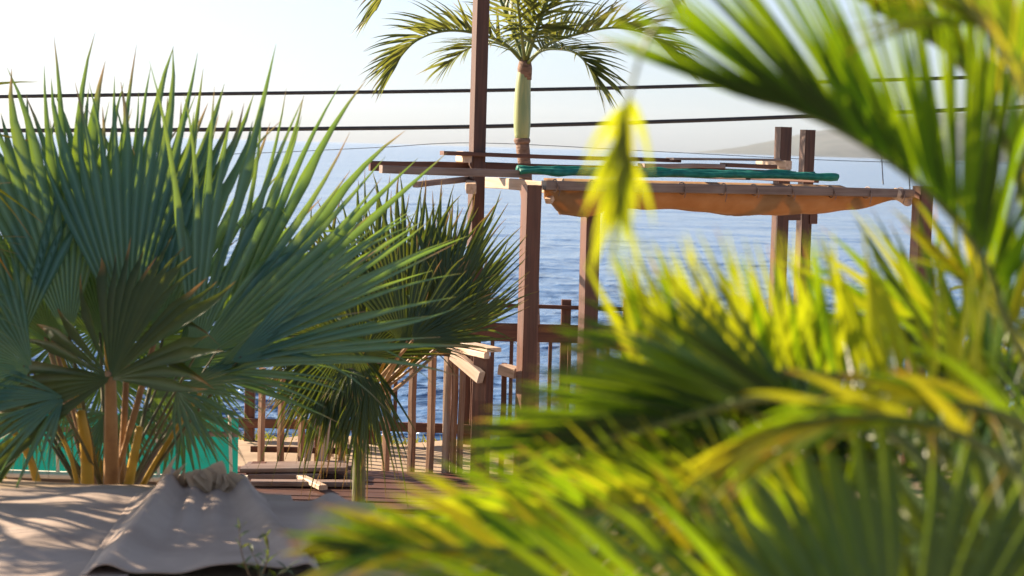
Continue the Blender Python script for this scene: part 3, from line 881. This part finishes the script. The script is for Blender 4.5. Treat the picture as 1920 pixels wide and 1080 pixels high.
# ------------------------------------------------------------------ slim feather palm behind the pergola
def mid_palm():
    Y = 20.6
    base = at(1000, 700, Y); base.z = -2.0
    root = empty('feather_palm', base)
    tag(root, 'slim feather palm with smooth green crownshaft rising behind the tall post', 'palm')
    top = at(979, 262, Y)
    path = spline([base - Vector((0, 0, .3)), at(1000, 640, Y), at(992, 420, Y), top], 24)
    tube('trunk', path, [.066 + .005 * (i % 2) for i in range(25)], M['trunk'], root, nside=14)
    tube('trunk_ring', [top + Vector((0, 0, -.05)), top + Vector((0, 0, -.01)), top + Vector((0, 0, .02))], [.07, .088, .074], M['trunk'], root, nside=14)
    sh = spline([at(979, 264, Y), at(979, 225, Y), at(980, 180, Y), at(982, 146, Y), at(984, 126, Y)], 12)
    tube('crownshaft', sh, [.072, .080, .086, .088, .087, .085, .083, .080, .077, .073, .069, .066, .06], M['shaft'], root, nside=16)
    cr = at(984, 128, Y)
    tube('leaf_sheath', [at(984, 150, Y), at(984, 128, Y), at(985, 108, Y)], [.070, .076, .055], M['trunk'], root, nside=12)
    up = Vector((0, 0, 1))
    fr = [  # control pixels with depth, upper side
        ([(984, 120, Y), (945, 82, Y - .1), (890, 62, Y - .3), (835, 58, Y - .4), (785, 74, Y - .5), (755, 102, Y - .5), (742, 126, Y - .5)], (-.4, -.3, 1), .55),
        ([(984, 120, Y), (950, 30, Y + .2), (905, -70, Y + .3), (830, -110, Y + .4), (740, -40, Y + .4), (705, 20, Y + .4)], (-.5, -.3, 1), .5),
        ([(984, 118, Y), (975, 40, Y - .5), (960, -60, Y - 1.0), (930, -130, Y - 1.7)], (0, -1, .6), .25),
        ([(986, 118, Y), (1010, 40, Y - .4), (1045, -60, Y - .8), (1090, -130, Y - 1.3)], (.2, -1, .5), .2),
        ([(986, 118, Y), (1020, 20, Y + .4), (1060, -90, Y + .6), (1130, -170, Y + .7), (1210, -120, Y + .8), (1260, 0, Y + .8)], (.4, -.2, 1), .5),
        ([(986, 120, Y), (1030, 82, Y - .1), (1090, 62, Y - .2), (1155, 52, Y - .3), (1220, 68, Y - .4), (1265, 112, Y - .4)], (.4, -.3, 1), .55),
        ([(986, 122, Y), (1015, 95, Y - .3), (1050, 92, Y - .7), (1080, 100, Y - 1.0), (1102, 122, Y - 1.1), (1112, 142, Y - 1.1)], (.3, -.5, 1), .3),
        ([(984, 118, Y), (960, 50, Y + .6), (930, -20, Y + 1.2), (900, -60, Y + 2.0)], (0, 1, .8), .3),
        ([(984, 118, Y), (1000, 30, Y + .6), (1010, -50, Y + 1.3), (1020, -60, Y + 2.0)], (0, 1, .8), .3),
        ([(984, 120, Y), (960, 92, Y + .3), (930, 80, Y + .8), (880, 90, Y + 1.2), (840, 120, Y + 1.3)], (-.2, .3, 1), .2),
    ]
    for k, (c, n, lf) in enumerate(fr):
        frond(root, [at(*q) for q in c], n, 42, (.72 if k in (2, 3, 7, 8) else .57), .036, ['feather_far'], seed=200 + k, lift=lf, a0=62, a1=25, r0=.02, objs=False, droop=.22, tsta=.16, twist=.45, jit=14, skip=.10)
mid_palm()

# ------------------------------------------------------------------ canvas sheets on the terrace edge
def sheet(name, label, quad, hfun, nx=70, ny=50):
    """a canvas sheet: quad = four corner pixels on the ground, hfun(u,v,p) = height above it"""
    vs, fs = [], []
    c = [Vector(q) for q in quad]
    for i in range(nx + 1):
        for j in range(ny + 1):
            u, v = i / nx, j / ny
            p = (c[0].lerp(c[1], u)).lerp(c[3].lerp(c[2], u), v)
            h = hfun(u, v, p)
            vs.append(Vector((p.x, p.y, p.z + h)))
    for i in range(nx):
        for j in range(ny):
            a = i * (ny + 1) + j
            fs.append((a, a + ny + 1, a + ny + 2, a + 1))
    o = link(name, mesh(name, vs, fs), M['canvas'])
    md = o.modifiers.new('thick', 'SOLIDIFY'); md.thickness = 0.006; md.offset = 1
    return tag(o, label, 'sheet', 'canvas sheets on the terrace edge')

def gpt(px, py, z=0.0):
    d = at(px, py, 1.0) - CAM
    return CAM + d * ((z - CAM.z) / d.z)
def ridge(d, w): return math.exp(-(d / w) ** 2)
def hA(u, v, p):
    h = .022 + .012 * noise.noise(Vector((p.x * 1.1, p.y * 1.3, 0))) + .004 * noise.noise(Vector((p.x * 4, p.y * 2, 2)))
    h += .02 * ridge(u - .80 + .25 * (1 - v), .10) + .012 * ridge(v - .2 - .1 * u, .04)
    h -= .010 * ridge(noise.noise(Vector((p.x * .9 + 3, p.y * 1.2, 21))), .05)
    return max(h, .012)
sheet('canvas_sheet', 'smooth grey-beige canvas sheet spread at the lower left', [gpt(-420, 1130), gpt(230, 1110), gpt(330, 925), gpt(-300, 925)], hA)
def hB(u, v, p):
    # pulled up at two points of its back edge: a ridge runs down to the left, another to the right, a bowl between
    r1 = u - (.10 + .12 * v)            # left ridge
    r2 = u - (.95 - .27 * v)            # right ridge
    h = .030 + .085 * ridge(r1, .075) * (.45 + .55 * v) + .075 * ridge(r2, .07) * (.35 + .65 * v)
    h += .05 * v * v * ridge(u - .42, .25) - .018 * ridge(u - .42 - .05 * v, .10) * (1 - v)
    h += .016 * v * math.sin(u * 38) * ridge(u - .42, .16) + .030 * ridge(v, .10) * ridge(u - .62, .22)
    h += .008 * noise.noise(Vector((p.x * 3, p.y * 2, 5))) + .004 * noise.noise(Vector((p.x * 9, p.y * 5, 8)))
    e = min(1, min(u, 1 - u) / .05)
    return max(.028, h * (.35 + .65 * e))
sheet('canvas_sheet', 'rumpled canvas sheet heaped into a crest with folds beside the smooth one', [gpt(150, 1095), gpt(600, 1085), gpt(545, 942), gpt(255, 938)], hB)
def hC(u, v, p):
    return max(.02, .04 + .04 * ridge(u - .3 - .3 * v, .12) + .012 * noise.noise(Vector((p.x * 3, p.y * 2, 15))))
sheet('canvas_sheet', 'small tan canvas sheet lying right of the heaped one', [gpt(520, 1060), gpt(760, 1070), gpt(700, 962), gpt(500, 955)], hC, 40, 30)

# dry curled leaves caught on the crest of the canvas
def dry_leaf(px, py, Y, px2, py2, W, label, k):
    o, t = at(px, py, Y - .1), at(px2, py2, Y - .15)
    vs, fs, col = [], [], []
    for q in range(3):
        blade(vs, fs, col, o + Vector((.012 * q, .01 * q, 0)), (t - o) + Vector((.05 * (q - 1), 0, .02 * q)), Vector((.3 * (q - 1), -1, .4)), (t - o).length * (1.15 - .15 * q), W * 1.5, .10, 7, .7, .2 + .3 * q, 0, .5)
    tag(link('dry_leaf', mesh('dry_leaf', vs, fs, col=col), M['dry']), label, 'leaf', 'dry leaves on the canvas')
dry_leaf(300, 938, 9.0, 345, 868, .05, 'dry curled leaf standing up at the left end of the canvas crest', 0)
dry_leaf(345, 920, 9.0, 368, 888, .05, 'short dry leaf beside the standing one on the canvas crest', 1)
dry_leaf(378, 880, 9.0, 400, 945, .09, 'broad pale dry leaf hanging over the middle of the canvas crest', 2)
dry_leaf(425, 895, 9.0, 396, 945, .07, 'pale dry leaf leaning left at the middle of the canvas crest', 3)
dry_leaf(412, 900, 9.0, 470, 930, .05, 'dry leaf trailing right along the canvas crest', 4)

# ------------------------------------------------------------------ foreground palms on the right
FN = ['feather_near', 'feather_yellow']
def right_palm():
    base = Vector((1.25, 3.35, 0))
    root = empty('feather_palm', base)
    tag(root, 'blurred green feather palm at the right edge arching over from above', 'palm')
    top = Vector((1.02, 3.2, 1.05))
    tube('stem', spline([base, Vector((1.2, 3.3, .5)), top], 10), [.045, .043, .041, .040, .038, .036, .034, .032, .03, .028, .026], M['shaft'], root, nside=12)
    e = Vector((0, -1, 0))
    # great frond over the upper right corner
    frond(root, [top, at(1905, 640, 3.05), at(1850, 500, 3.0), at(1755, 375, 3.0), at(1620, 272, 3.0), at(1500, 212, 3.0), at(1420, 190, 3.0)], (.75, -.15, .75), 58, .40, .0125, ['feather_near', 'feather_shaded'], seed=301, lift=.80, a0=60, a1=9, r0=.007, droop=.03, tsta=.24, rlow=.88, tiplen=.25, jit=3)
    frond(root, [top, at(1960, 600, 3.3), at(1930, 420, 3.4), at(1880, 250, 3.4), at(1800, 120, 3.4), at(1720, 60, 3.4), at(1640, 20, 3.4)], (.6, -.4, .8), 36, .34, .014, FN, seed=302, lift=.5, a0=62, a1=20, r0=.012, droop=.12, tsta=.3, rlow=.7)
    frond(root, [top, at(1960, 560, 2.9), at(1950, 330, 2.8), at(1920, 150, 2.8), at(1860, 60, 2.8), at(1810, 40, 2.8)], (.5, -.7, .5), 34, .30, .014, FN, seed=303, lift=.3, a0=70, a1=25, droop=.2, tsta=.3, rlow=.45)
    # slender frond whose drooping tip hangs before the awning
    frond(root, [top, at(2000, 420, 2.7), at(1840, 40, 2.65), at(1600, -120, 2.6), at(1380, -90, 2.6), at(1235, 40, 2.6), at(1182, 170, 2.6), at(1168, 265, 2.6), at(1158, 385, 2.6)], (.5, -1, .3), 15, .115, .013, ['feather_backlit'], seed=304, lift=.0, a0=55, a1=20, r0=.004, droop=.55, tsta=.76, rlow=.7, tiplen=.8, jit=24, twist=.5)
    frond(root, [top, at(1960, 700, 3.5), at(1880, 600, 3.6), at(1830, 540, 3.6), at(1790, 520, 3.6)], (.3, -.5, .9), 18, .22, .020, FN, seed=305, lift=.4, a0=75, a1=25, droop=.15, rlow=.4)
right_palm()

def arching_palm():
    base, top = Vector((0.95, 2.95, 0)), Vector((0.87, 2.98, 0.75))
    root = empty('feather_palm', base)
    tag(root, 'feather palm at right with a row of upright backlit leaflets over a dark drooping frond', 'palm')
    tube('stem', spline([base, base.lerp(top, .5) + Vector((.02, 0, 0)), top], 8), [.05, .048, .046, .043, .04, .037, .034, .03, .028], M['shaft'], root, nside=12)
    frond(root, [top, at(1920, 860, 3.1), at(1820, 745, 3.2), at(1640, 712, 3.3), at(1480, 700, 3.3), at(1370, 695, 3.3), at(1270, 690, 3.3), at(1190, 680, 3.3)], (.05, -.1, 1), 34, .25, .0175, ['feather_backlit', 'feather_near'], seed=311, lift=.88, a0=84, a1=62, r0=.010, droop=.03, tsta=.24, rlow=.78, tiplen=.6)
    frond(root, [top, at(1780, 860, 2.95), at(1600, 770, 3.0), at(1450, 745, 3.05), at(1340, 765, 3.1), at(1220, 800, 3.1), at(1110, 830, 3.1)], (-.25, -.1, 1), 36, .27, .018, ['feather_shaded', 'feather_near'], seed=312, lift=.80, a0=78, a1=14, r0=.010, droop=.05, tsta=.45, rlow=.8, tiplen=.7)
    frond(root, [top, at(1740, 880, 3.1), at(1560, 775, 3.2), at(1430, 735, 3.3), at(1340, 745, 3.35), at(1240, 775, 3.35), at(1160, 815, 3.35)], (-.2, -.3, 1), 28, .26, .018, ['feather_shaded', 'feather_near'], seed=313, lift=.6, a0=66, a1=14, r0=.010, droop=.12, tsta=.5, rlow=.7)
    frond(root, [top, at(1760, 900, 3.3), at(1600, 810, 3.5), at(1450, 725, 3.6), at(1330, 690, 3.6), at(1220, 700, 3.6), at(1140, 750, 3.6)], (-.3, -.4, 1), 34, .26, .019, ['feather_shaded', 'feather_near'], seed=319, lift=.35, a0=66, a1=16, r0=.010, droop=.22, tsta=.2, rlow=.75)
arching_palm()

def bottom_palm():
    base, top = Vector((0.72, 2.72, 0)), Vector((0.66, 2.78, 0.62))
    root = empty('feather_palm', base)
    tag(root, 'low feather palm spreading bright leaflets along the bottom edge towards the canvas', 'palm')
    tube('stem', spline([base, base.lerp(top, .5) + Vector((.02, 0, 0)), top], 8), [.05, .048, .046, .043, .04, .037, .034, .03, .028], M['shaft'], root, nside=12)
    frond(root, [top, at(1640, 1060, 2.9), at(1450, 970, 2.95), at(1260, 950, 3.0), at(1060, 960, 3.0), at(880, 985, 3.0), at(730, 1030, 3.0)], (-.1, -.3, 1), 46, .17, .014, ['feather_near', 'feather_backlit'], seed=314, lift=.72, a0=80, a1=24, r0=.010, droop=.05, tsta=.2, rlow=.6)
    frond(root, [top, at(1560, 1130, 2.85), at(1330, 1050, 2.85), at(1100, 1040, 2.85), at(900, 1030, 2.85), at(750, 1030, 2.85), at(670, 1040, 2.85)], (.1, -.6, .7), 40, .17, .015, ['feather_near', 'feather_yellow'], seed=315, lift=.3, a0=66, a1=20, r0=.010, droop=.15, tsta=.25, rlow=.5)
    frond(root, [top, at(1700, 1200, 2.8), at(1500, 1120, 2.75), at(1250, 1120, 2.7), at(1000, 1130, 2.7), at(820, 1160, 2.7)], (0, -.6, .8), 30, .22, .018, ['feather_shaded', 'feather_near'], seed=317, lift=.5, a0=75, a1=25, droop=.1, tsta=.25, rlow=.6)
    frond(root, [top, at(1700, 950, 3.3), at(1500, 860, 3.5), at(1360, 845, 3.6), at(1250, 870, 3.6), at(1160, 930, 3.6)], (0, -.5, .8), 34, .22, .016, ['feather_shaded', 'feather_near'], seed=318, lift=.3, a0=75, a1=25, droop=.2, tsta=.15, rlow=.6)
bottom_palm()

def corner_palm():
    base, top = Vector((1.05, 2.7, 0)), Vector((0.98, 2.74, 0.7))
    root = empty('feather_palm', base)
    tag(root, 'feather palm in the right corner with yellow leaflets crossing behind the dark fan leaf', 'palm')
    tube('stem', spline([base, base.lerp(top, .5) + Vector((.02, 0, 0)), top], 8), [.05, .048, .046, .043, .04, .037, .034, .03, .028], M['shaft'], root, nside=12)
    frond(root, [top, at(1960, 900, 2.75), at(1920, 800, 2.75), at(1800, 760, 2.75), at(1680, 765, 2.75), at(1560, 800, 2.75), at(1450, 850, 2.75)], (-.2, -.6, .8), 13, .18, .020, ['feather_yellow', 'feather_near'], seed=316, lift=.3, a0=30, a1=10, r0=.010, droop=.3, tsta=.35, rlow=.5)
    frond(root, [top, at(1860, 1000, 3.2), at(1700, 880, 3.4), at(1540, 830, 3.5), at(1400, 850, 3.5), at(1280, 920, 3.5)], (-.3, -.6, .8), 30, .27, .019, ['feather_shaded', 'feather_near'], seed=320, lift=.25, a0=70, a1=22, r0=.010, droop=.2, tsta=.15, rlow=.7)
    frond(root, [top, at(1930, 960, 3.5), at(1900, 820, 3.7), at(1840, 720, 3.8), at(1750, 670, 3.8), at(1660, 670, 3.8)], (-.2, -.5, .8), 28, .27, .018, ['feather_near', 'feather_shaded'], seed=321, lift=.35, a0=70, a1=22, r0=.010, droop=.15, tsta=.15, rlow=.6)
    frond(root, [top, at(1960, 1000, 2.6), at(1900, 880, 2.6), at(1760, 800, 2.6), at(1600, 780, 2.6), at(1470, 800, 2.6), at(1380, 850, 2.6)], (.2, -1, .6), 12, .15, .020, ['feather_yellow', 'feather_near'], seed=322, lift=.3, a0=28, a1=10, r0=.009, droop=.25, tsta=.42, rlow=.6, jit=12)
    frond(root, [top, at(1960, 820, 3.6), at(1900, 700, 3.9), at(1800, 620, 4.0), at(1680, 600, 4.0), at(1580, 640, 4.0)], (.1, -.6, .8), 26, .28, .020, ['feather_near', 'feather_backlit'], seed=323, lift=.5, a0=75, a1=30, r0=.009, droop=.12, tsta=.15, rlow=.6)
    frond(root, [top, at(1840, 900, 3.7), at(1640, 820, 4.0), at(1440, 800, 4.1), at(1260, 830, 4.1), at(1130, 890, 4.1)], (.1, -.6, .8), 32, .30, .024, ['feather_shaded', 'feather_near'], seed=324, lift=.3, a0=72, a1=24, r0=.009, droop=.15, tsta=.12, rlow=.7)
corner_palm()

def dark_palm():
    base, top = Vector((.80, 3.35, 0)), Vector((.72, 3.4, .75))
    root = empty('feather_palm', base)
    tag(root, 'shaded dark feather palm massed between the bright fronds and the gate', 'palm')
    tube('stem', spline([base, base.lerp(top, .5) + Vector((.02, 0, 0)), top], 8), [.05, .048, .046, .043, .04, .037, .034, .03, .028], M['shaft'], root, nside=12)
    dk = ['feather_shaded', 'feather_near']
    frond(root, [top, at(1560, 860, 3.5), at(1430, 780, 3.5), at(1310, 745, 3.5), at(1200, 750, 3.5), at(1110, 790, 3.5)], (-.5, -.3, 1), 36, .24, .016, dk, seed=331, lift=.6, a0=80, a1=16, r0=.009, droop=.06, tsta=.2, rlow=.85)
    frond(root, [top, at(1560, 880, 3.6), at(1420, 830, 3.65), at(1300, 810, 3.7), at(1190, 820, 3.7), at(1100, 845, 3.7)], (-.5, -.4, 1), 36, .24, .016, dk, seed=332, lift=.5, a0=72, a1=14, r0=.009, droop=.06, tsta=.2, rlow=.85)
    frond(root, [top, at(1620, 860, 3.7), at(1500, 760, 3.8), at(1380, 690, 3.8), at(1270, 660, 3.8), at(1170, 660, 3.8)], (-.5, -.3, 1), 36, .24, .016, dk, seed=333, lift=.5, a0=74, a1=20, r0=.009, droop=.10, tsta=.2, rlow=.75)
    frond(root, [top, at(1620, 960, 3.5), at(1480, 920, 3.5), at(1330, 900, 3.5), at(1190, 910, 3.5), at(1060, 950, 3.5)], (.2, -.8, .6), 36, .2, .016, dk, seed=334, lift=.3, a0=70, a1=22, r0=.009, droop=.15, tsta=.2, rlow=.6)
dark_palm()

def rear_palm():
    base, top = Vector((.62, 4.25, 0)), Vector((.58, 4.25, .55))
    root = empty('feather_palm', base)
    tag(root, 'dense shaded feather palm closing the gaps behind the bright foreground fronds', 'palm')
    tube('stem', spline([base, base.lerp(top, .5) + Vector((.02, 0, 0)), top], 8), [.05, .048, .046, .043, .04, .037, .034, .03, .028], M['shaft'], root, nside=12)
    dk = ['feather_shaded', 'feather_near']
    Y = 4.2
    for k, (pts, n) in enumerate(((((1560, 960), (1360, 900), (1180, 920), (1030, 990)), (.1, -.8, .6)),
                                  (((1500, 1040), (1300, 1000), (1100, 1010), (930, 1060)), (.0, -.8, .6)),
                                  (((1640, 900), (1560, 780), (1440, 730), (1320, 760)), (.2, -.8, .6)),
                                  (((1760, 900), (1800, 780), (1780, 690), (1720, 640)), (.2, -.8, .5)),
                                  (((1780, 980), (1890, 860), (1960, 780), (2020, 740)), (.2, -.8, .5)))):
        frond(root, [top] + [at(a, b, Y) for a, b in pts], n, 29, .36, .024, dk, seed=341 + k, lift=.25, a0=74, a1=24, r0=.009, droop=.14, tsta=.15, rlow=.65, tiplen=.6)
rear_palm()

def front_fan():
    H = Vector((.62, 2.55, .55))
    base = Vector((.66, 2.6, 0))
    root = empty('fan_palm', base)
    tag(root, 'blurred dark green fan palm leaf in the bottom right corner', 'palm')
    tube('trunk', spline([base, H], 6), .07, M['trunk'], root, nside=12)
    fan_leaf(root, at(1690, 1380, 2.6), at(1690, 730, 2.75), (-.1, -1, .25), H, 'fan_near', span=44, nseg=16, droop=.03, seed=401, split=.72, rk=.06)
    fan_leaf(root, at(1950, 1350, 2.7), at(2040, 700, 2.9), (-.3, -1, .2), H, 'fan_near', span=45, nseg=16, droop=.05, seed=402, split=.7, rk=.1)
    fan_leaf(root, at(1560, 1330, 2.8), at(1400, 850, 3.0), (.2, -1, .3), H, 'fan_near', span=40, nseg=15, droop=.05, seed=403, split=.65)
front_fan()

# ------------------------------------------------------------------ shrubs and small plants
def leafy(name, label, cat, base, tips, leaf_l, leaf_w, nl, mat, seed, r=.006):
    g = random.Random(seed)
    root = empty(name, base)
    tag(root, label, cat)
    vs, fs, col = [], [], []
    for t in tips:
        path = spline([base, Vector(base).lerp(t, .5) + Vector((g.uniform(-.03, .03), 0, g.uniform(0, .04))), t], 10)
        tube('stem', path, [r * (1.1 - .08 * i) for i in range(11)], M['twig'], root, nside=6)
        for k in range(nl):
            i = g.uniform(.25, 1) * 10; j = min(9, int(i))
            p = path[j].lerp(path[j + 1], i - j)
            d = Vector((g.uniform(-1, 1), g.uniform(-1, 1), g.uniform(-.2, 1)))
            blade(vs, fs, col, p, d, Vector((g.uniform(-.6, .6), g.uniform(-.6, .6), 1)), leaf_l * g.uniform(.6, 1.2), leaf_w * g.uniform(.7, 1.2), .3, 4, .2, g.random(), 0, 0, .35, 2.0)
    o = link('foliage', mesh('foliage', vs, fs, col=col), M[mat], root)
    return root
b0 = at(1755, 620, 8.0); b0.z = 0
leafy('slender_plant', 'slender green stem with few leaves before the right post', 'plant', b0, [at(1748, 462, 8.0), at(1772, 540, 8.0)], .06, .035, 14, 'shrub', 501, .005)
b1 = at(1850, 760, 7.5); b1.z = 0
g5 = random.Random(5)
leafy('shrub', 'yellow-green leafy shrub behind the fronds at the right edge', 'shrub', b1, [at(g5.uniform(1770, 1960), g5.uniform(495, 640), 7.5 + g5.uniform(-.3, .3)) for _ in range(16)], .075, .045, 34, 'shrub', 502)
b2 = gpt(480, 1110)
leafy('sprig', 'small dark green sprig before the heaped canvas', 'sprig', b2, [at(448, 985, b2.y - .1), at(500, 1000, b2.y - .05), at(470, 1030, b2.y - .1), at(540, 1065, b2.y)], .07, .014, 10, 'fan_dark', 503, .003)

def grass():
    g = random.Random(9)
    vs, fs, col = [], [], []
    for k in range(2600):
        x = g.uniform(-4, 6); y = 18.3 + g.gauss(0, .12)
        blade(vs, fs, col, Vector((x, y, LOW - .06)), Vector((g.uniform(-.6, .6), g.uniform(-.6, .6), 1)), Vector((0, -1, 0)), g.uniform(.06, .16), .012, .4, 3, .2, g.random(), g.random(), 0)
    tag(link('grass', mesh('grass', vs, fs, col=col), M['grass']), 'fringe of grass along the sandy edge above the sea', 'grass', kind='stuff')
grass()

# ------------------------------------------------------------------ sea air
def haze():
    m = bpy.data.materials.new('sea_air'); m.use_nodes = True
    nt = m.node_tree
    nt.nodes.remove(nt.nodes['Principled BSDF'])
    v = nt.nodes.new('ShaderNodeVolumePrincipled')
    v.inputs['Color'].default_value = (0.86, 0.93, 1.0, 1)
    v.inputs['Density'].default_value = 1.2e-5
    v.inputs['Anisotropy'].default_value = 0.3
    nt.links.new(v.outputs[0], nt.nodes['Material Output'].inputs['Volume'])
    x, y0, y1, z0, z1 = 41000, -50, 26500, -12, 520
    vs = [(-x, y0, z0), (x, y0, z0), (x, y1, z0), (-x, y1, z0), (-x, y0, z1), (x, y0, z1), (x, y1, z1), (-x, y1, z1)]
    fs = [(0, 3, 2, 1), (4, 5, 6, 7), (0, 1, 5, 4), (1, 2, 6, 5), (2, 3, 7, 6), (3, 0, 4, 7)]
    tag(link('haze', mesh('haze', vs, fs, smooth=False), m), 'pale sea air', 'haze', kind='stuff')
haze()
